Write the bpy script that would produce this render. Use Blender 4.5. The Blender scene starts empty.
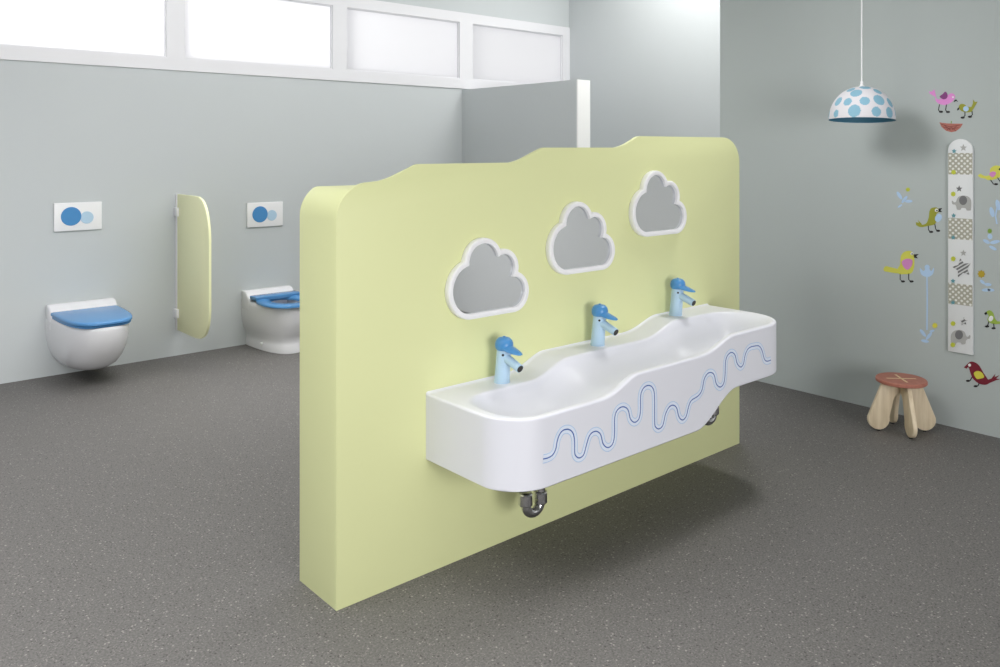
import bpy, bmesh, math, random
from mathutils import Vector
random.seed(4)
S = bpy.context.scene
C = S.collection
PI = math.pi

# ------------------------------------------------------------------ helpers
def lin(c):
    return tuple(((v/255)/12.92 if v/255 <= .04045 else ((v/255+.055)/1.055)**2.4) for v in c)

def mat(name, rgb, rough=.5, metal=0., spec=.5, coat=0., srgb=True):
    m = bpy.data.materials.new(name); m.use_nodes = True
    b = m.node_tree.nodes['Principled BSDF']
    col = lin(rgb) if srgb else rgb
    b.inputs['Base Color'].default_value = (*col, 1)
    b.inputs['Roughness'].default_value = rough
    b.inputs['Metallic'].default_value = metal
    b.inputs['Specular IOR Level'].default_value = spec
    b.inputs['Coat Weight'].default_value = coat
    b.inputs['Coat Roughness'].default_value = .06
    return m

def mottled(name, rgb, rough, scale, amount, spec=.3, bump=0.):
    """plain paint with a very faint procedural unevenness"""
    m = mat(name, rgb, rough, spec=spec)
    nt = m.node_tree; n = nt.nodes; b = n['Principled BSDF']
    tc = n.new('ShaderNodeTexCoord'); no = n.new('ShaderNodeTexNoise')
    no.inputs['Scale'].default_value = scale; no.inputs['Detail'].default_value = 3
    nt.links.new(tc.outputs['Object'], no.inputs['Vector'])
    mr = n.new('ShaderNodeMapRange')
    mr.inputs['To Min'].default_value = 1-amount; mr.inputs['To Max'].default_value = 1+amount
    nt.links.new(no.outputs['Fac'], mr.inputs['Value'])
    mx = n.new('ShaderNodeVectorMath'); mx.operation = 'SCALE'
    mx.inputs[0].default_value = lin(rgb)
    nt.links.new(mr.outputs['Result'], mx.inputs['Scale'])
    nt.links.new(mx.outputs['Vector'], b.inputs['Base Color'])
    if bump:
        n2 = n.new('ShaderNodeTexNoise'); n2.inputs['Scale'].default_value = 260
        nt.links.new(tc.outputs['Object'], n2.inputs['Vector'])
        bp = n.new('ShaderNodeBump'); bp.inputs['Strength'].default_value = bump; bp.inputs['Distance'].default_value = .001
        nt.links.new(n2.outputs['Fac'], bp.inputs['Height']); nt.links.new(bp.outputs['Normal'], b.inputs['Normal'])
    return m

class MB:
    """collects verts and faces, links them as ONE mesh object"""
    def __init__(s): s.v = []; s.f = []; s.mi = []
    def add(s, vs, fs, mi=0):
        o = len(s.v); s.v += [tuple(p) for p in vs]
        s.f += [tuple(i+o for i in q) for q in fs]; s.mi += [mi]*len(fs)
        return s
    def box(s, x0, x1, y0, y1, z0, z1, mi=0):
        vs = [(x, y, z) for z in (z0, z1) for y in (y0, y1) for x in (x0, x1)]
        return s.add(vs, [(0,2,3,1),(4,5,7,6),(0,1,5,4),(2,6,7,3),(0,4,6,2),(1,3,7,5)], mi)
    def rings(s, rings, cap0=True, cap1=True, mi=0, closed=True):
        n = len(rings[0]); o = len(s.v)
        for r in rings: s.v += [tuple(p) for p in r]
        for k in range(len(rings)-1):
            for i in range(n if closed else n-1):
                j = (i+1) % n
                s.f.append((o+k*n+i, o+k*n+j, o+(k+1)*n+j, o+(k+1)*n+i)); s.mi.append(mi)
        if cap0: s.f.append(tuple(o+i for i in reversed(range(n)))); s.mi.append(mi)
        if cap1: s.f.append(tuple(o+(len(rings)-1)*n+i for i in range(n))); s.mi.append(mi)
        return s
    def tube(s, pts, rad, n=20, mi=0, caps=True):
        pts = [Vector(p) for p in pts]; rs = rad if isinstance(rad, (list, tuple)) else [rad]*len(pts)
        rings = []; up = None
        for i, p in enumerate(pts):
            t = (pts[min(i+1, len(pts)-1)]-pts[max(i-1, 0)]).normalized()
            if up is None:
                a = Vector((0,0,1)) if abs(t.z) < .9 else Vector((1,0,0))
                up = (a-t*a.dot(t)).normalized()
            else:
                up = (up-t*up.dot(t)).normalized()
            w = t.cross(up)
            rings.append([p+(up*math.cos(2*PI*k/n)+w*math.sin(2*PI*k/n))*rs[i] for k in range(n)])
        return s.rings(rings, caps, caps, mi)
    def lathe(s, prof, n=48, c=(0,0,0), mi=0, caps=True):
        rings = [[(c[0]+r*math.cos(2*PI*k/n), c[1]+r*math.sin(2*PI*k/n), c[2]+z) for k in range(n)] for r, z in prof]
        return s.rings(rings, caps, caps, mi)
    def build(s, name, material, parent=None, smooth=False, bevel=0., loc=None, angle=40, seg=3):
        me = bpy.data.meshes.new(name); me.from_pydata(s.v, [], s.f); me.validate()
        ms = material if isinstance(material, (list, tuple)) else [material]
        for m in ms: me.materials.append(m)
        if len(ms) > 1:
            for p, k in zip(me.polygons, s.mi): p.material_index = k
        bm = bmesh.new(); bm.from_mesh(me)
        bmesh.ops.remove_doubles(bm, verts=bm.verts, dist=1e-6)
        bmesh.ops.recalc_face_normals(bm, faces=bm.faces)
        if bevel:
            es = [e for e in bm.edges if len(e.link_faces) == 2 and e.calc_face_angle(0) > math.radians(35)]
            bmesh.ops.bevel(bm, geom=es, offset=bevel, segments=seg, affect='EDGES', profile=.5, clamp_overlap=True)
        bm.to_mesh(me); bm.free()
        if smooth or bevel:
            me.polygons.foreach_set('use_smooth', [True]*len(me.polygons))
            me.set_sharp_from_angle(angle=math.radians(angle))
        o = bpy.data.objects.new(name, me); C.objects.link(o)
        if parent: o.parent = parent
        if loc: o.location = loc
        return o

def tag(o, label, cat, group=None):
    o['label'] = label; o['category'] = cat
    if group: o['group'] = group
    return o
def thing(name, loc, label, cat, group=None, rz=0):
    o = bpy.data.objects.new(name, None); C.objects.link(o)
    o.location = loc; o.rotation_euler = (0, 0, rz); o.empty_display_size = .05
    return tag(o, label, cat, group)
def struct(o):
    o['kind'] = 'structure'; return o
def dup(root, loc, label):
    r = root.copy(); C.objects.link(r); r.location = loc; r['label'] = label
    for ch in list(root.children):
        c = ch.copy(); C.objects.link(c); c.parent = r
        for g in ch.children:
            d = g.copy(); C.objects.link(d); d.parent = c
    return r
def sm(a, b, x):
    t = max(0., min(1., (x-a)/(b-a))); return t*t*(3-2*t)
def spline(pts, n=8, closed=False):
    P = [Vector((*p, 0)) if len(p) == 2 else Vector(p) for p in pts]; out = []
    m = len(P)
    for i in range(m if closed else m-1):
        if closed: p0, p1, p2, p3 = P[i-1], P[i], P[(i+1) % m], P[(i+2) % m]
        else: p0, p1, p2, p3 = P[max(i-1, 0)], P[i], P[i+1], P[min(i+2, m-1)]
        for k in range(n):
            t = k/n
            out.append(.5*((2*p1)+(p2-p0)*t+(2*p0-5*p1+4*p2-p3)*t*t+(3*p1-p0-3*p2+p3)*t**3))
    if not closed: out.append(P[-1])
    return out

# ------------------------------------------------------------------ camera
HC = 1.40                                   # eye height
FPX = 820.69                                # focal length for a 1000 px wide frame
YAW = math.radians(48.937)                  # heading measured from +x
cam = bpy.data.cameras.new('camera'); cam.sensor_width = 36; cam.sensor_fit = 'HORIZONTAL'
cam.lens = FPX/1000*36; cam.shift_y = -(333.5-151)/1000; cam.clip_start = .05
co = bpy.data.objects.new('camera', cam); C.objects.link(co)
co.location = (0, 0, HC); co.rotation_euler = (PI/2, 0, YAW-PI/2)
S.camera = co
_ca, _sa = math.cos(YAW), math.sin(YAW)
def sight(x, y):
    s = (x-500)/FPX
    return _ca+s*_sa, _sa-s*_ca, -(y-151)/FPX
def on_x(x, y, X):                          # measured point on a wall x = X -> (y, z)
    r = sight(x, y); t = X/r[0]; return r[1]*t, HC+r[2]*t
def on_y(x, y, Y):                          # measured point on a wall y = Y -> (x, z)
    r = sight(x, y); t = Y/r[1]; return r[0]*t, HC+r[2]*t

# ------------------------------------------------------------------ materials
M = {}
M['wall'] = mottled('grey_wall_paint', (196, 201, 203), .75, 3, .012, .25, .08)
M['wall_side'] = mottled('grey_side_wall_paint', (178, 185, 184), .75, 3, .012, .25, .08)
M['ceil'] = mottled('ceiling_paint', (228, 229, 228), .8, 3, .01, .2)
M['green'] = mottled('pale_green_lacquer', (222, 226, 172), .48, 2, .006, .35)
M['screen'] = mat('pale_green_panel', (243, 243, 198), .45, spec=.35)
M['cap'] = mat('white_edge_trim', (250, 250, 249), .5)
M['frame'] = mat('white_window_lacquer', (226, 226, 230), .4)
M['ceramic'] = mat('white_glazed_ceramic', (226, 226, 230), .12, spec=.5)
M['mineral'] = mat('white_mineral_casting', (221, 222, 230), .38, spec=.4)
M['white'] = mat('white_plastic', (238, 238, 240), .3)
M['blue'] = mat('mid_blue_plastic', (74, 140, 198), .3)
M['seatblue'] = mat('seat_blue_plastic', (76, 133, 186), .22)
M['pale'] = mat('pale_blue_plastic', (180, 208, 230), .3)
M['chrome'] = mat('chrome', (205, 205, 208), .08, 1)
M['mirror'] = mat('mirror_glass', (215, 218, 221), .03, 1)
M['dark'] = mat('black_rubber', (22, 22, 24), .5)
M['brass'] = mat('dark_opening', (30, 28, 30), .4)

def floor_material():
    m = mat('speckled_grey_vinyl', (100, 97, 96), .6, spec=.3)
    nt = m.node_tree; n = nt.nodes; L = nt.links; b = n['Principled BSDF']
    tc = n.new('ShaderNodeTexCoord')
    def vor(scale):
        v = n.new('ShaderNodeTexVoronoi'); v.inputs['Scale'].default_value = scale
        L.new(tc.outputs['Object'], v.inputs['Vector']); return v
    no = n.new('ShaderNodeTexNoise'); no.inputs['Scale'].default_value = 150; no.inputs['Detail'].default_value = 4
    L.new(tc.outputs['Object'], no.inputs['Vector'])
    cr = n.new('ShaderNodeValToRGB')
    e = cr.color_ramp.elements
    e[0].position = .32; e[0].color = (*lin((88, 86, 85)), 1)
    e[1].position = .70; e[1].color = (*lin((116, 114, 112)), 1)
    L.new(no.outputs['Fac'], cr.inputs['Fac'])
    cur = cr.outputs['Color']
    for scale, lo, col, rad in ((105, .91, (146, 143, 139), .34), (115, .89, (72, 70, 69), .36), (190, .85, (132, 129, 126), .36), (200, .85, (80, 78, 77), .36)):
        v = vor(scale)
        sep = n.new('ShaderNodeSeparateColor'); L.new(v.outputs['Color'], sep.inputs['Color'])
        g = n.new('ShaderNodeMath'); g.operation = 'GREATER_THAN'; g.inputs[1].default_value = lo
        L.new(sep.outputs['Red'], g.inputs[0])
        s = n.new('ShaderNodeMath'); s.operation = 'LESS_THAN'; s.inputs[1].default_value = rad
        L.new(v.outputs['Distance'], s.inputs[0])
        mu = n.new('ShaderNodeMath'); mu.operation = 'MULTIPLY'
        L.new(g.outputs[0], mu.inputs[0]); L.new(s.outputs[0], mu.inputs[1])
        mx = n.new('ShaderNodeMix'); mx.data_type = 'RGBA'
        L.new(mu.outputs[0], mx.inputs['Factor']); L.new(cur, mx.inputs[6]); mx.inputs[7].default_value = (*lin(col), 1)
        cur = mx.outputs[2]
    L.new(cur, b.inputs['Base Color'])
    return m
M['floor'] = floor_material()

def pane_material():
    m = bpy.data.materials.new('frosted_glass'); m.use_nodes = True
    nt = m.node_tree; n = nt.nodes; n.remove(n['Principled BSDF'])
    tr = n.new('ShaderNodeBsdfTranslucent'); tr.inputs['Color'].default_value = (.93, .93, .94, 1)
    gl = n.new('ShaderNodeBsdfGlossy'); gl.inputs['Roughness'].default_value = .25
    mx = n.new('ShaderNodeMixShader'); mx.inputs[0].default_value = .05
    nt.links.new(tr.outputs[0], mx.inputs[1]); nt.links.new(gl.outputs[0], mx.inputs[2])
    nt.links.new(mx.outputs[0], n['Material Output'].inputs['Surface'])
    return m
M['pane'] = pane_material()

# ------------------------------------------------------------------ the setting
XL, XR, XH = -3.0, 4.465, 5.865             # left wall, right wall, wall of the rear recess
YF, YB, YE = -3.2, 5.69, 3.004              # front wall, back wall, end of the right wall
ZC = 3.4
struct(MB().box(XL-.2, XH+.2, YF-.2, YB+.2, -.1, 0).build('floor', M['floor']))
struct(MB().box(XL-.2, XH+.2, YF-.2, YB+.2, ZC, ZC+.1).build('ceiling', M['ceil']))
WX0, WZ0, WZ1 = .74, 1.951, 2.622
b = MB().box(XL-.2, XH+.2, YB, YB+.2, 0, WZ0).box(XL-.2, XH+.2, YB, YB+.2, WZ1, ZC)
b.box(XL-.2, WX0, YB, YB+.2, WZ0, WZ1)
struct(b.build('wall_back', M['wall']))
struct(MB().box(XL-.2, XL, YF, YB, 0, ZC).build('wall_left', M['wall']))
struct(MB().box(XL, XR, YF-.2, YF, 0, ZC).build('wall_front', M['wall']))
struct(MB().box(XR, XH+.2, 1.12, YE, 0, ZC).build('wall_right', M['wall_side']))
struct(MB().box(XR, XH+.2, YF-.2, 1.12, 0, ZC).build('wall_right_bounce', M['ceil']))  # out of view; made whiter so the mirrors reflect a brighter wall
struct(MB().box(XH, XH+.2, YE, YB, 0, ZC).build('wall_rear', M['wall']))
b = struct(MB().box(4.512, 4.645, 4.295, YB, 0, 1.94).build('wall_partition', M['wall']))
struct(MB().box(4.510, 4.647, 4.283, 4.295, 0, 1.94).build('trim_1', M['cap']))

def window(i, x0, x1, p0, p1):
    z0, z1, q0, q1 = WZ0, WZ1, 2.037, 2.535
    w = bpy.data.objects.new('window_%d' % i, None); C.objects.link(w); w.location = (x0, YB, z0)
    struct(w)
    f = MB()
    def bars(a0, a1, c0, c1, b0, b1, d0, d1, y0, y1):
        f.box(a0, a1, y0, y1, c0, d0).box(a0, a1, y0, y1, d1, c1)
        f.box(a0, b0, y0, y1, d0, d1).box(b1, a1, y0, y1, d0, d1)
    X = lambda v: v-x0
    Z = lambda v: v-z0
    bars(0, x1-x0, 0, z1-z0, X(p0), X(p1), Z(q0), Z(q1), -.012, .10)
    f.build('window_frame', M['frame'], w)
    f = MB()
    bars(X(p0), X(p1), Z(q0), Z(q1), X(p0)+.008, X(p1)-.008, Z(q0)+.008, Z(q1)-.008, .000, .06)
    f.build('glazing_bead', M['frame'], w)
    MB().box(X(p0)+.006, X(p1)-.006, .016, .023, Z(q0)+.006, Z(q1)-.006).build('pane', M['pane'], w)
window(1, WX0, 2.010, .805, 1.950)
window(2, 2.010, 3.281, 2.070, 3.219)
window(3, 3.281, 4.552, 3.346, 4.478)
window(4, 4.552, XH, 4.626, 5.767)

# ------------------------------------------------------------------ free-standing green wall
GX0, GX1, GY0, GY1 = 1.265, 3.446, 2.21, 2.446
def green_outline():
    pts = [(GX0, 0), (GX0, 1.19)]
    for k in range(1, 13):                                   # left top corner
        a = k/12*PI/2
        pts.append((GX0+.125*(1-math.cos(a)), 1.19+.112*math.sin(a)))
    steps = [[(1.425, 1.305), (1.465, 1.316), (1.53, 1.341), (1.565, 1.355), (1.585, 1.357)],
             [(1.98, 1.358), (2.03, 1.370), (2.10, 1.397), (2.14, 1.411), (2.165, 1.413)],
             [(2.555, 1.414), (2.605, 1.425), (2.66, 1.446), (2.69, 1.459), (2.715, 1.4625)]]
    for st in steps:
        pts += [(p.x, p.y) for p in spline(st, 5)]
    for k in range(0, 13):
        a = k/12*PI/2
        pts.append((GX1-.135+.135*math.sin(a), 1.345+.1185*math.cos(a)))
    pts.append((GX1, 0))
    return pts
def prism(outline, f0, f1):
    n = len(outline); b = MB()
    b.v = [f0(p) for p in outline]+[f1(p) for p in outline]
    b.f = [tuple(reversed(range(n))), tuple(range(n, 2*n))]+[(i, (i+1) % n, (i+1) % n+n, i+n) for i in range(n)]
    b.mi = [0]*len(b.f)
    return b
go = green_outline()
core = [(x-GX0, min(z, 1.283)) for x, z in go]                # the core behind the wavy front board ends level
gw = MB().rings([[(x-GX0, 0, z) for x, z in go], [(x-GX0, .018, z) for x, z in go], [(x, .0181, z) for x, z in core], [(x, GY1-GY0, z) for x, z in core]])
gw = gw.build('divider_wall', M['green'], bevel=.003, loc=(GX0, GY0, 0), seg=2)
tag(gw, 'pale green free-standing half-height wall with a stepped wavy top', 'partition wall')

# ------------------------------------------------------------------ stepped wash basin
BX0, BX1, BYF, BYB, BR, BRR = 1.600, 3.190, 1.785, 2.2098, .145, .19   # BR, BRR: corner radii left and right
def zlevel(x, y):
    xs = x-.045*(BYB-y)/.425; x2 = x+.055*(BYB-y)/.425
    def step(a, b, x):
        t = max(0., min(1., (x-a)/(b-a)))
        t = t**1.25
        return t*t*(3-2*t)
    return .597+.052*step(1.94, 2.14, xs)+.047*step(2.58, 2.81, x2)
def zbottom(x):
    return .380+.112*sm(2.505, 2.765, x)
def sdf(x, y, x0, x1, y0, y1, r):
    cx, cy = (x0+x1)/2, (y0+y1)/2
    qx, qy = abs(x-cx)-(x1-x0)/2+r, abs(y-cy)-(y1-y0)/2+r
    return math.hypot(max(qx, 0), max(qy, 0))+min(max(qx, qy), 0)-r
def basin_top(x, y):
    z = zlevel(x, y)
    d = -sdf(x, y, BX0, BX1, BYF, BYB+1, BR if x < 2.4 else BRR)                 # distance inside the outer edge
    r = .008
    if d < r: z -= r-math.sqrt(max(0, r*r-(r-d)**2))
    back = BYB-y
    if back < .016: z += .006*(1-back/.016)**2               # cove where it meets the wall
    s = -sdf(x, y, BX0+.022, BX1-.022, BYF+.016, BYB-.112, .125 if x < 2.4 else .155)
    if s > 0:
        q = min(1, s/.155)
        prof = 1-(1-q)**2.1
        lip = min(1, s/.020); prof *= lip*lip*(3-2*lip)*.5+.5*lip
        fl = .088+.012*(1-sm(1.85, 2.2, x))+.028*sm(2.60, 2.72, x)
        ends = 1-(1-min(1, (x-BX0-.022)/.26))**2.2
        ends *= 1-(1-min(1, (BX1-.022-x)/.20))**2.6
        fl *= ends
        z -= fl*prof
    return z
def basin_y(x):
    d, R = (x-BX0, BR) if x < 2.4 else (BX1-x, BRR)
    return BYF if d >= R else BYF+R-math.sqrt(max(0, R*R-(R-d)**2))
def basin_mesh():
    xs = [BX0+BR*(1-math.cos(k/26*PI/2)) for k in range(26)]
    xs += [BX0+BR+(BX1-BX0-BR-BRR)*k/190 for k in range(191)]
    xs += [BX1-BRR*(1-math.cos(k/26*PI/2)) for k in reversed(range(26))]
    ts = [.5*.03*(1-math.cos(PI*k/5)) for k in range(5)]
    ts += [.03+(.955-.03)*k/80 for k in range(81)]
    ts += [.955+.045*math.sin(k/12*PI/2) for k in range(1, 13)]
    nx, nt = len(xs), len(ts)
    b = MB()
    top = [[(x, BYB+(basin_y(x)-BYB)*t, 0) for t in ts] for x in xs]
    top = [[(x, y, basin_top(x, y)) for x, y, _ in row] for row in top]
    # outer skin below the rim
    g = [[None]*nt for _ in xs]; b.v = []
    for i in range(nx):
        for j in range(nt):
            g[i][j] = len(b.v); b.v.append(top[i][j])
    for i in range(nx-1):
        for j in range(nt-1):
            b.f.append((g[i][j], g[i][j+1], g[i+1][j+1], g[i+1][j]))
    # boundary loop: back-left -> front-left, along the front, front-right -> back-right, back
    loop = [g[0][j] for j in range(nt)]+[g[i][nt-1] for i in range(1, nx)]+[g[nx-1][j] for j in reversed(range(nt-1))]+[g[i][0] for i in reversed(range(1, nx-1))]
    prev = loop
    for f in (.03, .2, .4, .6, .8, .97, 1):
        cur = []
        for li in loop:
            x, y, z = b.v[li]
            zb = zbottom(x)
            zz = z+(zb-z)*f
            cur.append(len(b.v)); b.v.append((x, y, zz))
        for i in range(len(loop)):
            j = (i+1) % len(loop)
            b.f.append((prev[i], prev[j], cur[j], cur[i]))
        prev = cur
    # underside, drawn in a little so the lower edge is softly rounded
    h = [[None]*nt for _ in xs]
    ins = .002
    for i, x in enumerate(xs):
        for j, t in enumerate(ts):
            yy = BYB+(basin_y(x)-BYB)*t
            xx = min(max(x, BX0+ins), BX1-ins); y2 = max(yy, min(basin_y(xx), BYB)+0) if t == 1 else yy
            h[i][j] = len(b.v); b.v.append((xx, min(y2+(ins if j == nt-1 else 0), BYB), zbottom(x)-.0015))
    for i in range(nx-1):
        for j in range(nt-1):
            b.f.append((h[i][j], h[i+1][j], h[i+1][j+1], h[i][j+1]))
    lo2 = [h[0][j] for j in range(nt)]+[h[i][nt-1] for i in range(1, nx)]+[h[nx-1][j] for j in reversed(range(nt-1))]+[h[i][0] for i in reversed(range(1, nx-1))]
    for i in range(len(lo2)):
        j = (i+1) % len(lo2)
        b.f.append((prev[i], prev[j], lo2[j], lo2[i]))
    b.mi = [0]*len(b.f)
    b.v = [(x-BX0, y-BYB, z-.38) for x, y, z in b.v]
    return b
basin = thing('wash_basin', (BX0, BYB, .38), 'long white three-step wash basin with a wavy blue line, mounted on the green wall', 'sink')
basin_mesh().build('basin_body', M['mineral'], basin, smooth=True, angle=40)
# wavy printed line on the front face (measured in the picture, laid on the front plane)
wave = [(52,516),(72,511),(90,500),(103,476),(109,440),(125,406),(150,396),(171,410),(178,445),(178,490),(184,505),(197,512),(214,500),(224,465),(238,420),(262,404),(283,418),(291,455),(311,471),(331,455),(338,415),(338,350),(350,318),(373,306),(393,320),(400,355),(418,370),(436,355),(442,315),(442,260),(455,230),(475,221),(491,232),(498,265),(498,370),(503,389),(516,396),(532,380),(540,340),(555,309),(572,300),(587,312),(594,345),(609,361),(625,345),(634,305),(646,280),(671,265),(688,240),(695,200),(707,177),(722,169),(737,180),(744,215),(760,229),(774,215),(780,180),(782,122),(793,97),(808,89),(821,102),(827,132),(842,149),(854,135),(860,100),(874,72),(898,64),(917,64),(929,85),(937,117),(948,125),(963,120)]
W2 = []
for X, Y in wave:
    x, z = on_y(530+X/4, 330+Y/4, BYF)
    W2.append((x, z))
WS = spline(W2, 6)
def smooth_path(P, it=3):
    P = [p.copy() for p in P]
    for _ in range(it):
        P = [P[0]]+[(P[i-1]+P[i]*2+P[i+1])/4 for i in range(1, len(P)-1)]+[P[-1]]
    return P
WS = smooth_path(WS, 4)
def ribbon(P, off, half, y):
    n = len(P); b = MB(); q = []
    for i, p in enumerate(P):
        t = (P[min(i+2, n-1)]-P[max(i-2, 0)]).normalized(); nn = Vector((-t.y, t.x, 0))
        q.append((p+nn*(off-half), p+nn*(off+half)))
    for a, c in q:
        b.v += [(a.x-BX0, y-BYB, a.y-.38), (c.x-BX0, y-BYB, c.y-.38), (a.x-BX0, BYF+.0003-BYB, a.y-.38), (c.x-BX0, BYF+.0003-BYB, c.y-.38)]
    for i in range(n-1):
        k = 4*i
        b.f += [(k, k+1, k+5, k+4), (k, k+4, k+6, k+2), (k+1, k+3, k+7, k+5)]
    b.mi = [0]*len(b.f)
    return b
M['navy'] = mat('navy_line', (50, 88, 165), .3)
M['sky'] = mat('sky_line', (172, 198, 228), .3)
M['haze'] = mat('pale_band', (219, 227, 241), .3)
o = ribbon(WS, 0, .0115, BYF-.0003).build('pale_wave_band', M['haze'], basin); 
for s in (1, -1):
    ribbon(WS, s*.0125, .0012, BYF-.0005).build('light_blue_wave_line', M['sky'], basin)
ribbon(WS, 0, .0019, BYF-.0007).build('dark_blue_wave_line', M['navy'], basin)
for x in (1.93, 2.92):
    z = basin_top(x, 1.905)-.38
    MB().lathe([(.0, -.004), (.028, -.004), (.030, .001), (.024, .004), (.0, .003)], 28, (x-BX0, 1.905-BYB, z), caps=False).build('drain', M['chrome'], basin, smooth=True)

# ------------------------------------------------------------------ taps
def make_tap(loc, label):
    t = thing('tap', loc, label, 'tap', 'blue taps along the wash basin')
    lean = -.10                                              # leans out over the bowl
    def ring(z, r, sy=1.):
        return [(r*math.cos(2*PI*k/32), r*sy*math.sin(2*PI*k/32)+lean*z, z) for k in range(32)]
    MB().rings([ring(0, .0275), ring(.004, .0275), ring(.0045, .0262), ring(.03, .0258), ring(.112, .0245), ring(.118, .0235)]).build('tap_body', M['pale'], t, smooth=True)
    sp = [(0, -.012, .088), (0, -.034, .081), (0, -.062, .072), (0, -.091, .062)]
    s = MB().tube(sp, [.0165, .0155, .0145, .0140], 24).build('spout', M['pale'], t, smooth=True)
    d = (Vector(sp[-1])-Vector(sp[-2])).normalized(); e = Vector(sp[-1])
    MB().tube([e-d*.001, e+d*.0015], .0118, 24).build('spout_opening', M['brass'], s, smooth=True)
    # cap: rounded crown with a button on top
    cz = .112; cy = lean*.118
    prof = [(.0262, 0), (.0298, .006), (.0312, .014), (.0305, .023), (.027, .032), (.020, .0385), (.010, .0415), (.0005, .042)]
    c = MB().lathe([(.0005, 0)]+prof, 36, (0, cy, cz), caps=False).build('cap', M['blue'], t, smooth=True)
    MB().lathe([(.0005, .041), (.0048, .041), (.0048, .0435), (.003, .0448), (.0005, .045)], 16, (0, cy, cz), caps=False).build('cap_button', M['blue'], c, smooth=True)
    # peak of the cap: the lever
    rings = []
    for k in range(9):
        f = k/8; y = cy-.012-f*.074
        w = .0255*math.sqrt(max(.02, 1-f**2.6)); th = .0095*(1-.78*f)
        zc = cz+.012-.016*f+.003*f*f
        rings.append([(w*math.cos(a), y, zc+th*math.sin(a)-.004*abs(math.cos(a))**2) for a in [2*PI*i/20 for i in range(20)]])
    MB().rings(rings).build('lever', M['blue'], t, smooth=True)
    for s_ in (-1, 1):                                       # the two eyes
        a = math.radians(-90+s_*48); z = .098
        p = Vector((.0246*math.cos(a), .0246*math.sin(a)+lean*z, z)); dn = Vector((math.cos(a), math.sin(a), 0))
        MB().tube([p-dn*.002, p+dn*.0006], .0042, 16).build('eye', M['dark'], t, smooth=True)
    t.scale = (1.03, 1.03, 1.03)
    return t
tap = make_tap((1.880, 2.148, basin_top(1.880, 2.148)), 'blue bird-faced basin tap below the lowest cloud mirror, on the lowest step')
dup(tap, (2.374, 2.150, basin_top(2.374, 2.150)), 'blue bird-faced basin tap on the middle step of the wash basin')
dup(tap, (2.883, 2.162, basin_top(2.883, 2.162)), 'blue bird-faced basin tap on the highest step, nearest the right end')

# ------------------------------------------------------------------ chrome traps under the basin
def make_trap(x, y, ztop, label, zb):
    t = thing('drain_trap', (x, y, 0), label, 'drain pipe', 'chrome traps below the wash basin')
    R = .036
    zc = zb+R+.0168
    # down pipe, J-bend, up pipe, then outlet to the wall
    MB().tube([(.034, 0, ztop), (.034, 0, zc+.03)], .0165, 24).build('tail_pipe', M['chrome'], t, smooth=True)
    bend = [(.001+R*math.cos(a), 0, zc+R*math.sin(a)) for a in [-PI*k/16 for k in range(17)]]
    MB().tube([(.034, 0, zc+.02)]+bend+[(-.035, 0, zc+.02)], .0168, 24).build('trap_bend', M['chrome'], t, smooth=True)
    MB().lathe([(.016, -.012), (.0225, -.012), (.0245, -.009), (.0245, .024), (.0225, .028), (.016, .030)], 12, (.034, 0, zc), caps=True).build('slip_nut', M['chrome'], t, smooth=True, angle=25)
    MB().lathe([(.016, -.002), (.0225, -.002), (.0245, .001), (.0245, .036), (.0225, .040), (.016, .042)], 12, (-.035, 0, zc), caps=True).build('slip_nut', M['chrome'], t, smooth=True, angle=25)
    up = [(-.035, 0, zc+.05), (-.035, 0, zc+.072), (-.035, .008, zc+.088), (-.035, .026, zc+.095), (-.035, .06, zc+.095), (-.035, GY0-y, zc+.095)]
    MB().tube(spline(up, 5), .0160, 20).build('outlet_pipe', M['chrome'], t, smooth=True)
    return t
make_trap(1.932, 2.045, .3785, 'chrome drain trap hanging below the lower left end of the wash basin', .146)
make_trap(2.955, 2.045, .4820, 'chrome drain trap half hidden under the right part of the wash basin', .236)

# ------------------------------------------------------------------ cloud mirrors
def cloud_loop(inset, n=240):
    cs = [(-.083, -.036, .103), (-.030, .052, .086), (.062, .022, .071), (.110, -.066, .0735), (.026, -.045, .094)]
    cx, cz = -.004, -.03
    out = []
    for k in range(n):
        a = 2*PI*k/n; dx, dz = math.cos(a), math.sin(a); best = 0
        for x, z, r in cs:
            r -= inset
            ox, oz = cx-x, cz-z
            bq = ox*dx+oz*dz; cq = ox*ox+oz*oz-r*r; D = bq*bq-cq
            if D >= 0: best = max(best, -bq+math.sqrt(D))
        # flat bottom between the two lowest lobes
        zb = -.139+inset
        if dz < -1e-6:
            tb = (zb-cz)/dz; xb = cx+dx*tb
            if -.083 <= xb <= .110: best = max(best, tb)
        out.append((cx+dx*best, cz+dz*best))
    return out
def make_mirror(x, z, label):
    t = thing('cloud_mirror', (x, GY0, z), label, 'mirror', 'cloud mirrors on the green wall')
    P = [lambda i, y: [(p[0], y, p[1]) for p in cloud_loop(i)]][0]
    rings = [P(.002, 0), P(0, -.004), P(0, -.020), P(.002, -.0245), P(.004, -.0256), P(.017, -.026), P(.0185, -.0252), P(.019, -.0235), P(.019, -.012)]
    MB().rings(rings, cap0=True, cap1=False).build('mirror_frame', M['white'], t, smooth=True, angle=55)
    g = prism(cloud_loop(.0175), lambda p: (p[0], -.013, p[1]), lambda p: (p[0], -.002, p[1]))
    g.build('mirror_glass', M['mirror'], t)
    return t
mir = make_mirror(1.862, .960, 'white cloud-shaped mirror hanging lowest of the three, above the leftmost tap')
dup(mir, (2.336, GY0, 1.067), 'white cloud-shaped mirror hanging between the other two, above the middle tap')
dup(mir, (2.814, GY0, 1.179), 'white cloud-shaped mirror hanging highest, near the right end of the green wall')

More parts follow.
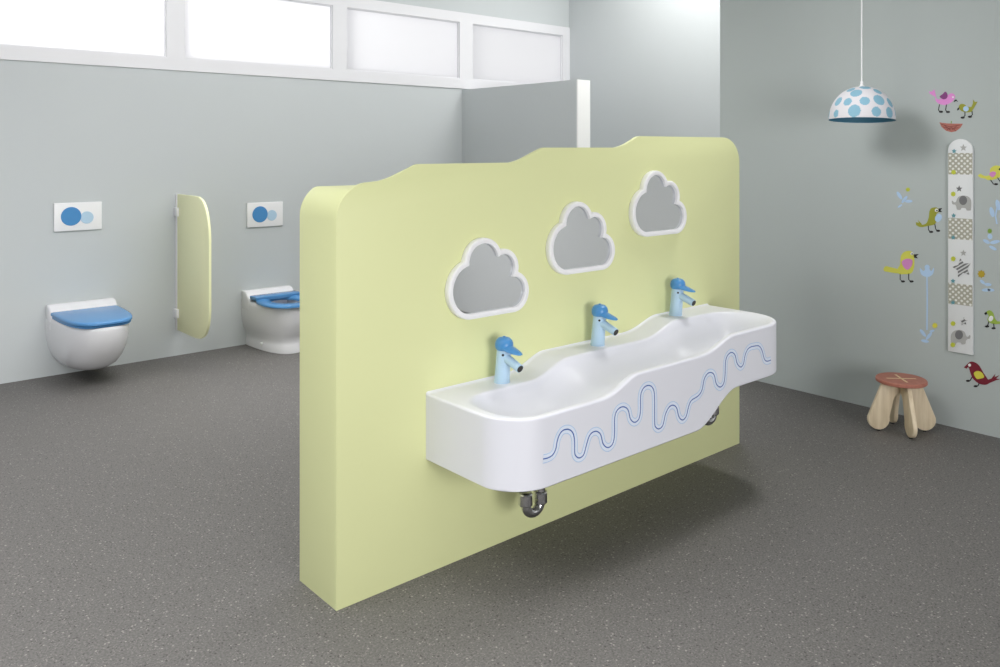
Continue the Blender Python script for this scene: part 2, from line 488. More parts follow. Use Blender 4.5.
# ------------------------------------------------------------------ toilets
def dshape(hw, depth, back, n=40, sq=2.5):
    """D plan: straight back at y = back, bulging to y = -depth"""
    pts = []
    for k in range(n+1):
        a = PI*k/n
        c, s = math.cos(a), math.sin(a)
        x = hw*math.copysign(abs(c)**(2/sq), c); y = -abs(s)**(2/sq)*depth
        pts.append((x, min(y, back)))
    return pts
def slice_rings(sl, n=40):
    return [[(x, y, z) for x, y in dshape(hw, d, 0, n, sq)] for z, hw, d, sq in sl]
TW1, TW2 = 1.414, 2.665
t1 = thing('toilet', (TW1, YB, 0), 'small white wall-hung toilet with a closed blue lid, left of the green privacy screen', 'toilet')
t1.scale = (1.04, 1.03, 1.0)
b = MB().rings(slice_rings([(.070, .080, .25, 2.5), (.075, .104, .31, 2.5), (.090, .128, .375, 2.5), (.125, .154, .455, 2.55), (.175, .173, .520, 2.6),
    (.235, .184, .566, 2.7), (.30, .189, .592, 2.8), (.355, .190, .602, 2.8), (.372, .188, .601, 2.8), (.378, .183, .596, 2.8)]))
b.build('toilet_bowl', M['ceramic'], t1, smooth=True, angle=60)
def deck(b, hw, ztop, zfront, zlow, d):
    rings = []
    for i in range(13):
        f = i/12; x = -hw+2*hw*f
        rings.append([(x, 0, zlow), (x, 0, ztop), (x, -.045, ztop), (x, -.075, ztop-.008), (x, -d, zfront), (x, -d, zlow)])
    return b.rings(rings)
deck(MB(), .189, .450, .392, .30, .135).build('rear_deck', M['ceramic'], t1, bevel=.012, seg=3)
def slab(sl):
    return MB().rings([[(x, max(min(y, -.118), -9), z) for x, y in dshape(hw, d, 0, 48, sq)] for z, hw, d, sq in sl])
s1 = slab([(.378, .176, .590, 3.7), (.380, .182, .596, 3.7), (.389, .183, .598, 3.7), (.392, .180, .594, 3.7)])
s1.build('toilet_seat', M['seatblue'], t1, smooth=True, angle=60)
s2 = slab([(.3935, .180, .600, 3.7), (.396, .186, .606, 3.7), (.407, .187, .607, 3.7), (.413, .183, .602, 3.7), (.4155, .170, .586, 3.7)])
s2.build('toilet_lid', M['seatblue'], t1, smooth=True, angle=60)

t2 = thing('toilet', (TW2, YB, 0), 'small white floor-standing toilet with an open blue seat, partly behind the green wall', 'toilet')
b = MB().rings(slice_rings([(0, .148, .475, 2.6), (.050, .146, .472, 2.6), (.056, .143, .468, 2.6), (.085, .146, .462, 2.6), (.12, .160, .478, 2.55), (.17, .176, .503, 2.5), (.23, .183, .52, 2.5),
    (.30, .184, .527, 2.5), (.322, .182, .525, 2.5), (.328, .178, .520, 2.5)]), cap1=False)
inner = [[(x*.70, -.09+(y*.86+.09 if y < -.1 else y-.03), z) for x, y in dshape(.178, .520, 0, 40, 2.5)] for z in (.328,)]
b = b
rim = [(x, y, .328) for x, y in dshape(.178, .520, 0, 40, 2.5)]
inn = [(x*.68, -.10-.80*(abs(y)*.50/.52)**1.0*.95, .328) for x, y in dshape(.178, .520, 0, 40, 2.3)]
low = [(x*.7, (y+.30)*.7-.30, .22) for x, y, z in inn]
b.rings([rim, inn, low], cap0=False, cap1=True)
b.build('toilet_bowl', M['ceramic'], t2, smooth=True, angle=60)
deck(MB(), .184, .396, .338, .26, .130).build('rear_deck', M['ceramic'], t2, bevel=.012, seg=3)
# open ring seat, wavy with hand grips on the sides
def seat_ring():
    n = 72; b = MB(); rings = []
    def outer(a):
        c, s = math.cos(a), math.sin(a); sq = 2/2.4
        return .181*math.copysign(abs(c)**sq, c), -.325+.225*math.copysign(abs(s)**sq, s)
    def inner_(a):
        return .098*math.cos(a), -.325+.128*math.sin(a)
    for k in range(n):
        a = 2*PI*k/n
        (x0, y0), (x1, y1) = outer(a), inner_(a)
        h = .018+.020*math.exp(-((y0+.15)/.08)**2)            # raised grips toward the rear
        z0 = .3285
        rings.append([(x0, y0, z0), (x0*1.01, y0, z0+h*.5), (x0*.985, (y0+.315)*.985-.315, z0+h*.9), ((x0+x1)/2, (y0+y1)/2, z0+h),
                      (x1*1.08, (y1+.325)*1.06-.325, z0+.018), (x1, y1, z0+.010), (x1, y1, z0)])
    m = len(rings[0])
    for r in rings: b.v += r
    for k in range(n):
        j = (k+1) % n
        for i in range(m):
            l = (i+1) % m
            b.f.append((k*m+i, j*m+i, j*m+l, k*m+l))
    b.mi = [0]*len(b.f)
    return b
seat_ring().build('toilet_seat', M['seatblue'], t2, smooth=True, angle=60)
p = Vector((-.1435, -.24, .045))
MB().tube([p+Vector((.01, 0, 0)), p+Vector((-.004, 0, 0)), p+Vector((-.006, 0, 0))], [.011, .011, .008], 18).build('bolt_cap', M['white'], t2, smooth=True)
MB().rings([[(x, max(y, -.235), z) for x, y in ((-w, -.125), (-w, -.225), (-w*.8, -.235), (w*.8, -.235), (w, -.225), (w, -.125))] for z, w in ((.345, .172), (.366, .176), (.372, .172))]).build('hinge_cover', M['seatblue'], t2, bevel=.006)

# flush plates
def make_plate(x, z, label):
    t = thing('flush_plate', (x, YB, z), label, 'flush plate', 'flush plates above the toilets')
    MB().box(-.139, .139, -.013, 0, -.089, .089).build('plate', M['white'], t, bevel=.003)
    def button(cx, cz, r, m, y):
        MB().tube([(cx, -.012, cz), (cx, y+.0015, cz), (cx, y, cz)], [r, r, r-.0015], 48).build('flush_button', m, t, smooth=True, angle=30)
    button(-.042, .003, .059, M['blue'], -.0165)
    button(.050, -.009, .039, M['pale'], -.0150)
    return t
pl = make_plate(1.402, .985, 'white flush plate with two round blue buttons above the wall-hung toilet')
dup(pl, (2.661, YB, .934), 'white flush plate with two round blue buttons above the floor-standing toilet')

# ------------------------------------------------------------------ small divider panel between the toilets
DX = 2.024
dv = thing('privacy_screen', (DX, YB, .64), 'narrow pale green privacy screen with a bulging edge, fixed between the two toilets', 'privacy screen')
def divider_outline():
    pts = [(-.028, .466), (-.33, .466)]
    pts += [(p.x, p.y) for p in spline([(-.40, .463), (-.475, .438), (-.535, .375), (-.570, .285), (-.582, .20)], 5)]
    pts += [(p.x, p.y) for p in spline([(-.582, -.25), (-.565, -.335), (-.515, -.410), (-.44, -.448), (-.36, -.460)], 5)]
    pts += [(-.30, -.461), (-.028, -.461)]
    return pts
prism(divider_outline(), lambda p: (-.009, p[0], p[1]), lambda p: (.009, p[0], p[1])).build('screen_panel', M['screen'], dv, bevel=.004, seg=2)
MB().box(-.012, .012, -.024, 0, -.461, .466).build('wall_profile', M['white'], dv, bevel=.002, seg=2)
for z in (.345, -.345):
    MB().box(-.024, .020, -.062, 0, z-.030, z+.030).build('bracket', M['white'], dv, bevel=.004)

# ------------------------------------------------------------------ pendant lamp
LX, LY, LZ = 4.085, 1.918, 1.555
lamp = thing('pendant_lamp', (LX, LY, LZ), 'white dome pendant lamp with blue dots hanging on a cord by the right wall', 'lamp')
M['lampwhite'] = mat('lamp_paper_white', (214, 212, 217), .6)
M['dot'] = mat('lamp_dot_blue', (128, 174, 196), .6)
M['inside'] = mat('lamp_inside_blue', (74, 132, 162), .6)
def lamp_shade():
    b = MB(); n, m = 288, 72; R, H = .156, .170
    # spot directions: (azimuth from the viewer's side, height fraction angle, size)
    view = math.atan2(-LY, -LX)
    dots = [(-15, 48, 10), (-54, 31, 8.8), (-28, 28, 7.6), (5, 29, 8.4), (35, 32, 10.5), (66, 29, 9), (-13, 11, 10.8), (25, 10, 8.4), (-50, 8, 6.6), (54, 10, 9.4), (-40, 60, 7.5), (12, 69, 9), (47, 54, 8), (-84, 9, 8), (86, 12, 9)]
    for az in range(114, 255, 24):
        for el in (10, 36): dots.append((az+el*.3, el, 10.5))
    dots += [(130, 66, 10), (200, 66, 10)]
    D = []
    for az, el, s in dots:
        a = view+math.radians(az); e = math.radians(el)
        D.append((Vector((math.cos(a)*math.cos(e), math.sin(a)*math.cos(e), math.sin(e))), math.cos(math.radians(s))))
    rings = []
    for k in range(m+1):
        e = math.radians(88.5)*k/m
        rings.append([(R*math.cos(e)**.92*math.cos(2*PI*i/n), R*math.cos(e)**.92*math.sin(2*PI*i/n), H*math.sin(e)) for i in range(n)])
    for k in range(m+1): b.v += rings[k]
    for k in range(m):
        for i in range(n):
            j = (i+1) % n
            b.f.append((k*n+i, k*n+j, (k+1)*n+j, (k+1)*n+i))
            e = math.radians(88.5)*(k+.5)/m; a = 2*PI*(i+.5)/n
            d = Vector((math.cos(a)*math.cos(e), math.sin(a)*math.cos(e), math.sin(e)))
            b.mi.append(1 if any(d.dot(q) > c for q, c in D) else 0)
    return b
TILT = (0, 0, 0)
sh = lamp_shade().build('lamp_shade', [M['lampwhite'], M['dot']], lamp, smooth=True)
lin_ = MB(); n = 96
pr = [(.154*math.cos(math.radians(88)*k/24)**.92, .002+.164*math.sin(math.radians(88)*k/24)) for k in range(25)]
lin_.lathe(pr, n, caps=False)
lin_.rings([[(r*math.cos(2*PI*i/n), r*math.sin(2*PI*i/n), z) for i in range(n)] for r, z in ((.154, .002), (.1565, .0))], False, False)
lining = lin_.build('shade_lining', M['inside'], lamp, smooth=True)
lean = math.radians(-3.4); ax = Vector((-_ca, -_sa, 0)).cross(Vector((0, 0, 1)))
from mathutils import Matrix
tilt_q = (Matrix.Rotation(math.radians(1.0), 4, Vector((LX, LY, 0)).normalized()) @ Matrix.Rotation(lean, 4, Vector((LY, -LX, 0)).normalized())).to_euler()
for o in (sh, lining): o.rotation_euler = tilt_q
MB().lathe([(.0145, .164), (.0145, .170), (.008, .176), (.0065, .194), (.003, .198)], 20).build('cord_grip', M['white'], lamp, smooth=True)
MB().tube([(0, 0, .194), (0, 0, ZC-LZ-.02)], .0032, 12).build('cord', M['white'], lamp, smooth=True)
MB().lathe([(.0, -.03), (.02, -.03), (.05, -.006), (.05, 0), (0, 0)], 32, (0, 0, ZC-LZ), caps=False).build('ceiling_rose', M['white'], lamp, smooth=True)
MB().lathe([(.0005, .03), (.018, .034), (.022, .05), (.018, .08), (.013, .10), (.013, .162)], 24, caps=False).build('bulb', M['white'], lamp, smooth=True)

# ------------------------------------------------------------------ stool
def wood(name, a, c):
    m = mat(name, a, .5)
    nt = m.node_tree; n = nt.nodes; L = nt.links
    tc = n.new('ShaderNodeTexCoord'); mp = n.new('ShaderNodeMapping'); mp.inputs['Scale'].default_value = (60, 60, 6)
    no = n.new('ShaderNodeTexNoise'); no.inputs['Scale'].default_value = 1; no.inputs['Detail'].default_value = 4
    L.new(tc.outputs['Object'], mp.inputs['Vector']); L.new(mp.outputs['Vector'], no.inputs['Vector'])
    cr = n.new('ShaderNodeValToRGB')
    cr.color_ramp.elements[0].position = .35; cr.color_ramp.elements[0].color = (*lin(a), 1)
    cr.color_ramp.elements[1].position = .68; cr.color_ramp.elements[1].color = (*lin(c), 1)
    L.new(no.outputs['Fac'], cr.inputs['Fac']); L.new(cr.outputs['Color'], n['Principled BSDF'].inputs['Base Color'])
    return m
M['birch'] = wood('birch_plywood', (208, 190, 160), (226, 210, 182))
M['terracotta'] = wood('terracotta_stained_wood', (168, 104, 88), (178, 115, 98))
M['inlay'] = mat('pale_inlay', (225, 200, 160), .5)
SXc, SYc = 4.213, 1.778
st = thing('stool', (SXc, SYc, 0), 'small wooden stool with a round terracotta seat and four birch paddle legs', 'stool', rz=math.radians(45))
MB().lathe([(.0, .243), (.114, .243), (.118, .2465), (.118, .2575), (.115, .2615), (.0, .2615)], 64, caps=False).build('seat', M['terracotta'], st, smooth=True, angle=30)
def leg_outline():
    pts = [(.004, .2425), (.094, .2425)]
    cx, cz, r = .112, .0585, .0525
    a0, a1 = math.radians(12), math.radians(-192)
    for k in range(25):
        a = a0+(a1-a0)*k/24; pts.append((cx+r*math.cos(a), cz+r*math.sin(a)))
    pts += [(.040, .158), (.030, .178), (.015, .190), (.004, .192)]
    return pts
lo = leg_outline()
for k in range(4):
    a = k*PI/2
    def T(p, w, a=a):
        return (p[0]*math.cos(a)-w*math.sin(a), p[0]*math.sin(a)+w*math.cos(a), p[1])
    # slim tapered planks standing on edge: each in its own radial plane
    lg = prism(lo, lambda p: T(p, -.0105), lambda p: T(p, .0105)).build('leg', M['birch'], st, bevel=.003, seg=2)
    c = T((.112, 0), 0)
    MB().lathe([(.0, 0), (.009, 0), (.009, .008), (0, .008)], 16, (c[0], c[1], 0), caps=False).build('foot', M['dark'], lg, smooth=True)
for a in (0, PI/2):
    ca_, sa_ = math.cos(a), math.sin(a)
    q = [(-.072, -.0055), (.072, -.0055), (.072, .0055), (-.072, .0055)]
    q = [(x*ca_-y*sa_, x*sa_+y*ca_) for x, y in q]
    prism(q, lambda p: (p[0], p[1], .260), lambda p: (p[0], p[1], .2621)).build('inlay', M['inlay'], st)

# ------------------------------------------------------------------ wall stickers on the right wall
SK = {k: mat('sticker_'+k, c, .6) for k, c in dict(pink=(222, 140, 208), purple=(128, 52, 120), olive=(150, 152, 44), lime=(190, 196, 60), yellow=(208, 206, 84),
    sky=(176, 203, 233), ink=(26, 24, 26), nest=(172, 104, 92), twig=(128, 62, 56), maroon=(118, 22, 44), mustard=(214, 206, 74), white=(235, 235, 235),
    mauve=(206, 132, 190), leaf=(126, 160, 60), ochre=(176, 152, 40), teal=(96, 150, 160), grey=(172, 172, 170), dgrey=(112, 112, 114), taupe=(168, 166, 152), lgrey=(196, 196, 196), palegreen=(150, 176, 70)).items()}
class Sticker:
    """flat vinyl shapes on the wall x = X; px() outlines measured in the photograph, kept in wall metres"""
    def __init__(s, name, at, label, cat, group=None, X=XR, root=None, base=.0004):
        s.X, s.base = X, base
        s.y, s.z = on_x(*at, X)
        s.root = root or thing(name, (X, s.y, s.z), label, cat, group)
        if root: s.y, s.z = root.location.y, root.location.z
        s.off = X-s.root.location.x
    def pt(s, p):
        y, z = on_x(p[0], p[1], s.X); return (y-s.y, z-s.z)
    def poly(s, name, pts, m, layer=0, curve=0, parent=None, th=.0007):
        q = [s.pt(p) for p in pts]
        if curve: q = [(v.x, v.y) for v in spline(q, curve, True)]
        a = s.off-s.base-layer*.0007
        return prism(q, lambda p: (a, p[0], p[1]), lambda p: (a-th, p[0], p[1])).build(name, SK[m], parent or s.root)
    def disc(s, name, c, rx, m, layer=0, ry=None, rot=0, parent=None):
        ry = ry or rx
        return s.poly(name, [(c[0]+rx*math.cos(a)*math.cos(rot)-ry*math.sin(a)*math.sin(rot), c[1]+rx*math.cos(a)*math.sin(rot)+ry*math.sin(a)*math.cos(rot)) for a in [2*PI*k/24 for k in range(24)]], m, layer, parent=parent)
    def line(s, name, pts, w, m, layer=0, parent=None):
        q = [Vector((*s.pt(p), 0)) for p in pts]; n = len(q); L_, R_ = [], []
        for i in range(n):
            t = (q[min(i+1, n-1)]-q[max(i-1, 0)]).normalized(); nn = Vector((-t.y, t.x, 0))*w/2
            L_.append(q[i]+nn); R_.append(q[i]-nn)
        o = [(p.x, p.y) for p in L_+R_[::-1]]
        a = s.off-s.base-layer*.0007
        return prism(o, lambda p: (a, p[0], p[1]), lambda p: (a-.0007, p[0], p[1])).build(name, SK[m], parent or s.root)
    def leg(s, pts, foot, m='ink'):
        l = s.line('leg', pts, .0045, m, 0)
        s.disc('foot', foot, 2.1, m, 1, 1.1, parent=l)
    def star(s, name, c, r, m, layer=0, k=.45, pts=5, rot=-PI/2, parent=None):
        return s.poly(name, [(c[0]+(r if i % 2 == 0 else r*k)*math.cos(rot+PI*i/pts), c[1]+(r if i % 2 == 0 else r*k)*math.sin(rot+PI*i/pts)) for i in range(2*pts)], m, layer, parent=parent)
Q = lambda ox, oy, sc: (lambda *ps: [(ox+x/sc, oy+y/sc) for x, y in ps])
GB = 'bird stickers on the right wall'; GP = 'plant stickers on the right wall'

# pink bird above the nest
q = Q(920, 80, 11.11)
s = Sticker('bird_sticker', (945, 112), 'pink bird wall sticker with a purple wing, above the brown nest', 'wall sticker')
s.poly('body', q((172,190),(200,215),(245,205),(300,175),(345,148),(385,165),(385,205),(345,250),(280,278),(215,265),(178,235)), 'pink', 0, 6)
s.poly('tail', q((100,125),(130,132),(160,105),(172,150),(182,195),(165,185),(140,170),(108,152)), 'pink', 1)
s.poly('wing', q((220,182),(250,160),(285,128),(308,165),(300,200),(270,215),(240,205)), 'purple', 2, 4)
s.poly('beak', q((375,248),(385,222),(405,215),(425,245),(405,232)), 'ink', 2)
s.disc('eye', q((368,190))[0], .9, 'white', 2)
s.leg(q((218,270),(205,335),(225,350)), q((235,353))[0]); s.leg(q((295,270),(285,335),(300,350)), q((312,355))[0])
# small olive bird beside it
s = Sticker('bird_sticker', (967, 117), 'small olive bird wall sticker facing the pink bird beside it', 'wall sticker')
s.poly('body', q((430,300),(450,270),(490,268),(520,290),(560,300),(590,295),(580,345),(540,360),(490,355),(455,340)), 'olive', 0, 5)
s.poly('tail', q((568,310),(590,255),(590,215),(612,245),(640,240),(615,285),(595,320)), 'olive', 1)
s.disc('wing', q((512,320))[0], 2.8, 'sky', 2, 2.7)
s.poly('beak', q((412,340),(418,315),(440,300),(436,330)), 'ink', 2)
s.leg(q((500,350),(500,395),(485,412)), q((475,418))[0]); s.leg(q((578,345),(582,385),(565,402)), q((556,408))[0])
# nest
s = Sticker('nest_sticker', (951, 131), 'brown nest wall sticker between the birds and the height chart', 'wall sticker')
n_ = s.poly('nest', q((215,470),(300,482),(390,485),(478,485),(450,530),(400,570),(350,580),(290,565),(240,520)), 'nest', 0)
for l in (((235,490),(330,520),(445,500)), ((255,520),(340,545),(430,530)), ((300,555),(350,525),(400,565)), ((270,500),(340,560)), ((420,500),(360,555))):
    s.line('twig', q(*l), .003, 'twig', 1, n_)
s.line('sprout', q((348,482),(350,455)), .004, 'leaf', 1)
# olive bird
q = Q(875, 190, 4.44)
s = Sticker('bird_sticker', (929, 222), 'olive green bird wall sticker with open beak, left of the height chart', 'wall sticker')
s.poly('body', q((190,158),(225,150),(238,125),(242,95),(252,80),(275,78),(285,95),(272,108),(275,130),(265,152),(235,160),(205,165)), 'olive', 0, 4)
s.poly('tail', q((182,142),(196,146),(190,132),(206,148),(212,160),(196,162),(183,156)), 'olive', 1)
s.disc('wing', q((282,124))[0], 3.2, 'sky', 1, 4.2, .5)
s.poly('beak', q((283,82),(299,80),(291,90),(299,98),(283,97)), 'ink', 1)
e = s.disc('eye', q((274,90))[0], 1.7, 'white', 2); s.disc('pupil', q((276,91))[0], .8, 'ink', 3, parent=e)
s.leg(q((237,158),(238,178),(246,184)), q((250,186))[0]); s.leg(q((266,152),(270,174),(277,180)), q((281,181))[0])
# yellow bird
s = Sticker('bird_sticker', (906, 268), 'yellow bird wall sticker with a mauve wing, above and left of the stool', 'wall sticker')
s.poly('body', q((100,352),(112,330),(115,295),(130,275),(155,270),(172,285),(175,320),(172,350),(160,370),(130,374),(106,372)), 'yellow', 0, 5)
s.poly('tail', q((38,350),(48,338),(68,342),(104,352),(108,370),(60,364),(42,360)), 'yellow', 1, 3)
s.poly('wing', q((120,318),(140,305),(166,310),(164,335),(146,354),(128,342)), 'mauve', 2, 4)
s.poly('beak', q((172,286),(196,284),(184,294),(192,304),(174,300)), 'ink', 2)
e = s.disc('eye', q((165,283))[0], 1.4, 'white', 2); s.disc('pupil', q((166,284))[0], .7, 'ink', 3, parent=e)
s.leg(q((112,370),(112,398),(120,404)), q((125,406))[0]); s.leg(q((150,370),(150,398),(158,404)), q((163,406))[0])
# yellow bird at the picture's right side
q = Q(940, 130, 9.53)
s = Sticker('bird_sticker', (990, 178), 'yellow bird wall sticker with a pink wing, right of the height chart', 'wall sticker')
s.poly('body', q((420,440),(470,430),(480,370),(520,340),(570,345),(600,380),(590,430),(550,460),(500,475),(450,475)), 'yellow', 0, 5)
s.poly('tail', q((360,435),(385,415),(410,430),(440,445),(440,465),(385,455)), 'yellow', 1)
s.poly('wing', q((470,415),(500,395),(535,405),(525,435),(500,450),(478,435)), 'mauve', 2, 4)
s.poly('beak', q((560,372),(575,360),(625,368),(590,376),(620,390),(566,384)), 'ink', 2)
s.leg(q((480,472),(510,515),(525,518)), q((535,516))[0]); s.leg(q((545,450),(575,492),(590,495)), q((600,492))[0])
# small green bird
q = Q(960, 250, 4.45)
s = Sticker('bird_sticker', (993, 322), 'small green bird wall sticker just above the maroon bird', 'wall sticker')
s.poly('body', q((118,276),(132,268),(148,280),(156,305),(170,322),(160,330),(135,325),(122,310),(128,292)), 'palegreen', 0, 4)
s.poly('tail', q((158,316),(186,318),(200,326),(182,328),(160,330)), 'palegreen', 1)
s.disc('wing', q((138,305))[0], 2.2, 'white', 2, 2.9, .4)
s.poly('beak', q((108,282),(118,274),(122,284),(114,290)), 'ink', 2)
s.leg(q((128,318),(124,334),(120,338)), q((121,340))[0]); s.leg(q((150,326),(152,344),(150,346)), q((150,348))[0])
# maroon bird
s = Sticker('bird_sticker', (981, 376), 'maroon bird wall sticker with a yellow wing, right of the stool', 'wall sticker')
s.poly('body', q((30,512),(44,498),(62,498),(84,512),(104,545),(124,575),(130,592),(112,600),(84,594),(58,572),(46,545),(40,525)), 'maroon', 0, 4)
s.poly('tail', q((112,580),(140,572),(158,550),(154,566),(176,556),(162,572),(182,574),(160,580),(136,590),(112,600)), 'maroon', 1)
s.poly('wing', q((62,548),(78,538),(98,545),(108,565),(92,572),(74,572)), 'mustard', 2, 4)
s.poly('beak', q((18,522),(32,508),(40,516),(30,528)), 'maroon', 2)
s.disc('eye', q((43,512))[0], 1.5, 'white', 2)
s.leg(q((54,565),(46,580),(40,584)), q((36,582))[0]); s.leg(q((86,592),(80,604),(74,606)), q((70,606))[0])

def leafy(at, leaves, flower, label, head=None, stem=None, fm='lime'):
    s = Sticker('plant_sticker', at, label, 'wall sticker')
    for (c, rx, ry, rot) in leaves:
        s.disc('leaf', c, rx, 'sky', 0, ry, rot)
    if stem: s.line('stem', stem, .007, 'sky', 0)
    if flower:
        s.star('flower', flower[0], flower[1], fm, 1, .72, 8)
    if head:
        h = s.poly('flower_head', head, 'sky', 1, 4)
        return s
    return s
leafy((903, 200), [((899.5, 195.5), 4.6, 1.7, 1.0), ((904.5, 199.5), 4.4, 1.6, -.9), ((908.5, 201.2), 4, 1.5, .0), ((900, 206), 2.6, .9, -.6)], ((908, 189.6), 2.4), 'pale blue sprig wall sticker with a lime flower, high and left of the olive bird')
s = leafy((927, 330), [((923, 333), 4.6, 1.6, .9), ((929, 336), 4.6, 1.6, -.9), ((925, 341), 4, 1.5, .2), ((932, 331), 2.6, 1.2, -.3)], ((935, 325.5), 3), 'tall pale blue flower wall sticker with a long stem, left of the height chart',
      head=[(920, 268), (924, 271), (927.5, 265), (931, 271), (934, 267.5), (933, 274), (927.5, 277), (921.5, 274.5)], stem=[(927, 275), (927.2, 300), (927, 330)], fm='mustard')
s.disc('flower_centre', (927.3, 267.2), 2.6, 'sky', 2)
leafy((995, 214), [((992, 212), 5.2, 2.3, 1.3), ((998, 205), 5.5, 2.3, 1.35), ((1003, 214), 5, 2, -1.0)], None, 'pale blue leaves wall sticker with no flower, right of the height chart elephant', stem=[(997, 224), (995.5, 216), (997, 208)])
leafy((990, 240), [((990, 236.5), 2.8, 2.4, 1.3), ((986.5, 241.5), 3.8, 1.7, .5), ((995, 242), 5, 1.8, -.2), ((993, 248), 4.2, 1.6, .5)], ((989.8, 231), 2.6), 'pale blue sprig wall sticker with a dark green round flower', fm='leaf')
leafy((985, 284), [((982.5, 282), 3, 1.5, .7), ((988, 284.5), 3.6, 1.5, .1), ((986, 290), 4.2, 1.6, .0), ((991, 290), 3.4, 1.5, .1)], ((981.5, 274), 4.2), 'pale blue sprig wall sticker with a spiky ochre flower', fm='ochre')

# ------------------------------------------------------------------ height chart board
M['board'] = mat('white_board', (224, 226, 228), .5)
BXf = XR-.016
y0, zt = on_x(948, 153, BXf); y1, _ = on_x(972.8, 150, BXf); zb = on_x(948, 351, BXf)[1]
zt = on_x(961, 139, BXf)[1]
hc = thing('height_chart', (XR, (y0+y1)/2, zb), 'white round-topped height chart board with elephants and dotted bands on the right wall', 'height chart')
hw = abs(y0-y1)/2; hh = zt-zb
out = [(-hw, 0), (hw, 0), (hw, hh-hw*1.0)]+[(hw*math.cos(a), hh-hw+hw*math.sin(a)) for a in [PI*k/24 for k in range(1, 24)]]+[(-hw, hh-hw)]
prism(out, lambda p: (-.016, p[0], p[1]), lambda p: (0, p[0], p[1])).build('board', M['board'], hc, bevel=.0015, seg=2)
def dots_material():
    m = mat('dotted_print', (166, 164, 150), .5)
    nt = m.node_tree; n = nt.nodes; L = nt.links
    tc = n.new('ShaderNodeTexCoord'); sp = n.new('ShaderNodeSeparateXYZ'); L.new(tc.outputs['Object'], sp.inputs[0])
    def op(o, a, b=None):
        x = n.new('ShaderNodeMath'); x.operation = o
        for i, v in enumerate((a, b)):
            if v is None: continue
            if isinstance(v, (int, float)): x.inputs[i].default_value = v
            else: L.new(v, x.inputs[i])
        return x.outputs[0]
    P = .027
    facs = []
    for sh in (0., .5):
        fy = op('SUBTRACT', op('FRACT', op('ADD', op('DIVIDE', sp.outputs['Y'], P), 10.25+sh)), .5)
        fz = op('SUBTRACT', op('FRACT', op('ADD', op('DIVIDE', sp.outputs['Z'], P), 10.25+sh)), .5)
        facs.append(op('LESS_THAN', op('ADD', op('MULTIPLY', fy, fy), op('MULTIPLY', fz, fz)), .046))
    mx = n.new('ShaderNodeMix'); mx.data_type = 'RGBA'
    mx.inputs[6].default_value = (*lin((166, 164, 150)), 1); mx.inputs[7].default_value = (*lin((226, 226, 222)), 1)
    L.new(op('MAXIMUM', facs[0], facs[1]), mx.inputs['Factor']); L.new(mx.outputs[2], n['Principled BSDF'].inputs['Base Color'])
    return m
SK['dots'] = dots_material()
bs = Sticker('x', (961, 250), '', '', X=BXf, root=hc, base=.0001)
cy_ = hc.location.y
def band(ytop, ybot):
    za, zz = on_x(961, ytop, BXf)[1]-zb, on_x(961, ybot, BXf)[1]-zb
    o = [(-hw+.0015, zz), (hw-.0015, zz), (hw-.0015, za), (-hw+.0015, za)]
    prism(o, lambda p: (-.0161, p[0], p[1]), lambda p: (-.0167, p[0], p[1])).build('dotted_band', SK['dots'], hc)
band(153, 174.5); band(218.5, 239.5); band(284, 305)
bs.star('star_print', (963.5, 147.8), 3.7, 'grey', 2)
bs.star('star_print', (959.3, 188.8), 3.4, 'dgrey', 2)
bs.star('star_print', (963.5, 253), 3.4, 'grey', 2)
def stripes_material():
    m = mat('striped_print', (120, 120, 122), .5)
    nt = m.node_tree; n = nt.nodes; L = nt.links
    tc = n.new('ShaderNodeTexCoord'); sp = n.new('ShaderNodeSeparateXYZ'); L.new(tc.outputs['Object'], sp.inputs[0])
    a = n.new('ShaderNodeMath'); a.operation = 'MULTIPLY_ADD'; L.new(sp.outputs['Y'], a.inputs[0]); a.inputs[1].default_value = .75; L.new(sp.outputs['Z'], a.inputs[2])
    d = n.new('ShaderNodeMath'); d.operation = 'DIVIDE'; L.new(a.outputs[0], d.inputs[0]); d.inputs[1].default_value = .0185
    f = n.new('ShaderNodeMath'); f.operation = 'FRACT'; L.new(d.outputs[0], f.inputs[0])
    g = n.new('ShaderNodeMath'); g.operation = 'LESS_THAN'; L.new(f.outputs[0], g.inputs[0]); g.inputs[1].default_value = .55
    mx = n.new('ShaderNodeMix'); mx.data_type = 'RGBA'; L.new(g.outputs[0], mx.inputs['Factor'])
    mx.inputs[6].default_value = (*lin((206, 207, 208)), 1); mx.inputs[7].default_value = (*lin((108, 108, 110)), 1)
    L.new(mx.outputs[2], n['Principled BSDF'].inputs['Base Color'])
    return m
SK['stripes'] = stripes_material()
bs.star('star_print', (962.3, 268), 10.2, 'stripes', 2, .48, rot=-PI/2-.2)
bs.star('star_print', (964, 321.5), 4.4, 'stripes', 2, .45)
def elephant(cx, cy, f, nm='elephant_print'):
    g = lambda *ps: [(cx+f*x, cy+y) for x, y in ps]
    e = bs.poly(nm, g((-9.6,-1.2),(-8.6,-2.2),(-7.5,-.6),(-5.5,-.9),(-3.4,-5.5),(1,-7.2),(6,-6.6),(9.3,-3.6),(10,1),(9.6,6.2),(9,7.6),(5.5,7.6),(4.2,5.4),(.2,5.2),(-1,7),(-4.4,6.6),(-5,3.6),(-6.5,1.8),(-8.8,1.4)), 'grey', 2, 3)
    bs.disc('ear', g((1.8, -2.4))[0], 4.0, 'dgrey', 3, 4.6, parent=e)
elephant(961.5, 202.8, 1)
elephant(961, 337.2, -1)
for c in ((953.8, 172.2), (953.4, 194), (953.4, 258.8), (953.2, 323.5), (953, 344.8)):
    bs.star('flower_print', c, 2.7, 'lime', 3, .75, 8)
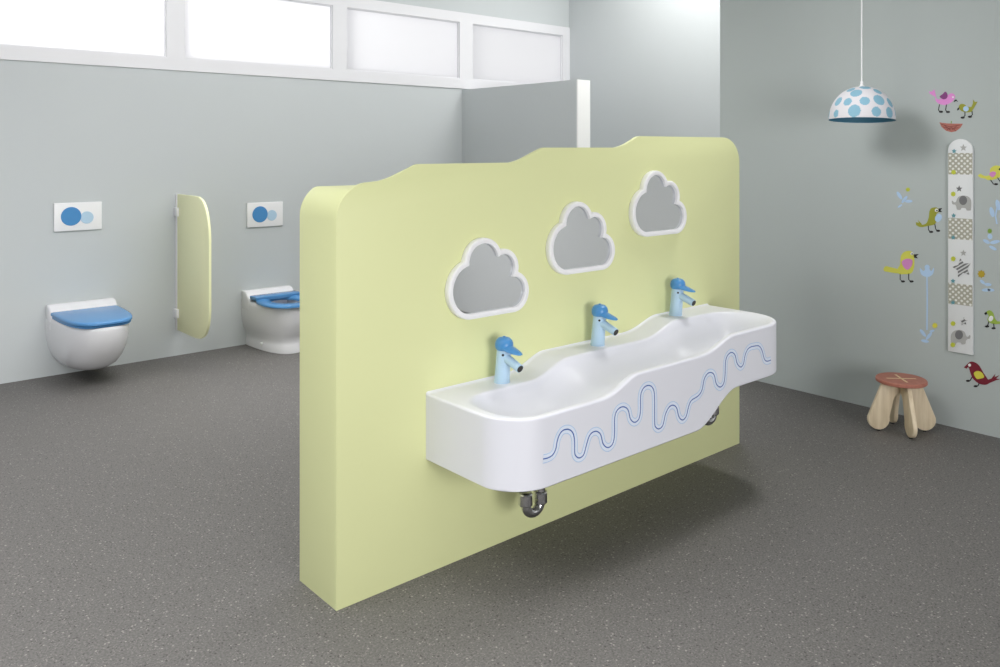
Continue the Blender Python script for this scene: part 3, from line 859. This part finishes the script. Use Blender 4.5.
for c in ((954.3, 151.2), (953.8, 215.6), (953.4, 237.5), (953.2, 281), (953.2, 302.5)):
    bs.star('leaf_print', c, 2.5, 'teal', 3, .55, 5)

# ------------------------------------------------------------------ light
def area(name, loc, target, size, size_y, power, color=(1, 1, 1), spread=180):
    l = bpy.data.lights.new(name, 'AREA'); l.shape = 'RECTANGLE'; l.size = size; l.size_y = size_y
    l.energy = power; l.color = color; l.spread = math.radians(spread)
    o = bpy.data.objects.new(name, l); C.objects.link(o); o.location = loc
    d = Vector(target)-Vector(loc); o.rotation_euler = d.to_track_quat('-Z', 'Y').to_euler()
    return o
area('studio_softbox', (-2.7, 2.4, 2.0), (2.0, 3.6, .5), 1.8, 1.8, 14, (1, .99, .98), 150)
area('front_softbox', (1.3, -3.1, 1.1), (2.5, 2.4, .6), 3.4, 2.0, 124, (1, .99, .99), 130)
area('ceiling_panel', (3.75, 1.74, 3.34), (2.7, 1.74, 0), .5, .25, 5, (1, .99, .97), 65)
area('ceiling_light', (-1.2, 2.2, 3.36), (-1.2, 2.2, 0), 2.2, 3.8, 120, (1, .99, .98), 125)
area('rear_fill', (2.2, 3.0, 3.36), (2.0, 5.7, .5), 3.0, 1.0, 70, (1, .99, .98), 140)  # added fill, lifts the back wall and the floor in front of it
area('recess_light', (5.2, 4.2, 3.34), (5.4, 4.6, 0), 1.1, 2.2, 60, (1, .98, .95))
area('mirror_wall_fill', (3.3, -1.0, 3.3), (4.4, -.7, .3), .6, 1.8, 22, (1, .99, .98), 75)  # added unseen fill, brightens the wall section that the mirrors reflect
area('daylight', (.3, 6.9, 1.9), (1.2, 5.7, 2.28), 3.4, 1.2, 80, (1, .99, .98))
area('rear_floor_fill', (2.2, 4.6, 3.36), (2.2, 4.6, 0), 1.6, .8, 7, (1, .99, .98), 50)  # extra unseen lamp, raises the floor near the toilets
area('front_floor_fill', (1.0, 1.0, 3.36), (1.0, 1.0, 0), 1.4, 1.0, 8, (1, .99, .98), 55)  # extra unseen lamp, makes a brighter pool on the near floor
area('side_wall_fill', (1.7, 2.25, 2.5), (4.46, 1.9, 1.45), .9, .6, 5, (1, .99, .98), 70)  # added lamp above the frame, brightens the right wall
w = bpy.data.worlds.new('world'); S.world = w; w.use_nodes = True
w.node_tree.nodes['Background'].inputs['Color'].default_value = (1, 1, 1, 1)
w.node_tree.nodes['Background'].inputs['Strength'].default_value = 1.0

S.view_settings.view_transform = 'Standard'; S.view_settings.look = 'None'
S.view_settings.exposure = 0; S.view_settings.gamma = 1
S.view_settings.use_curve_mapping = False
S.cycles.max_bounces = 10
S.cycles.use_denoising = True
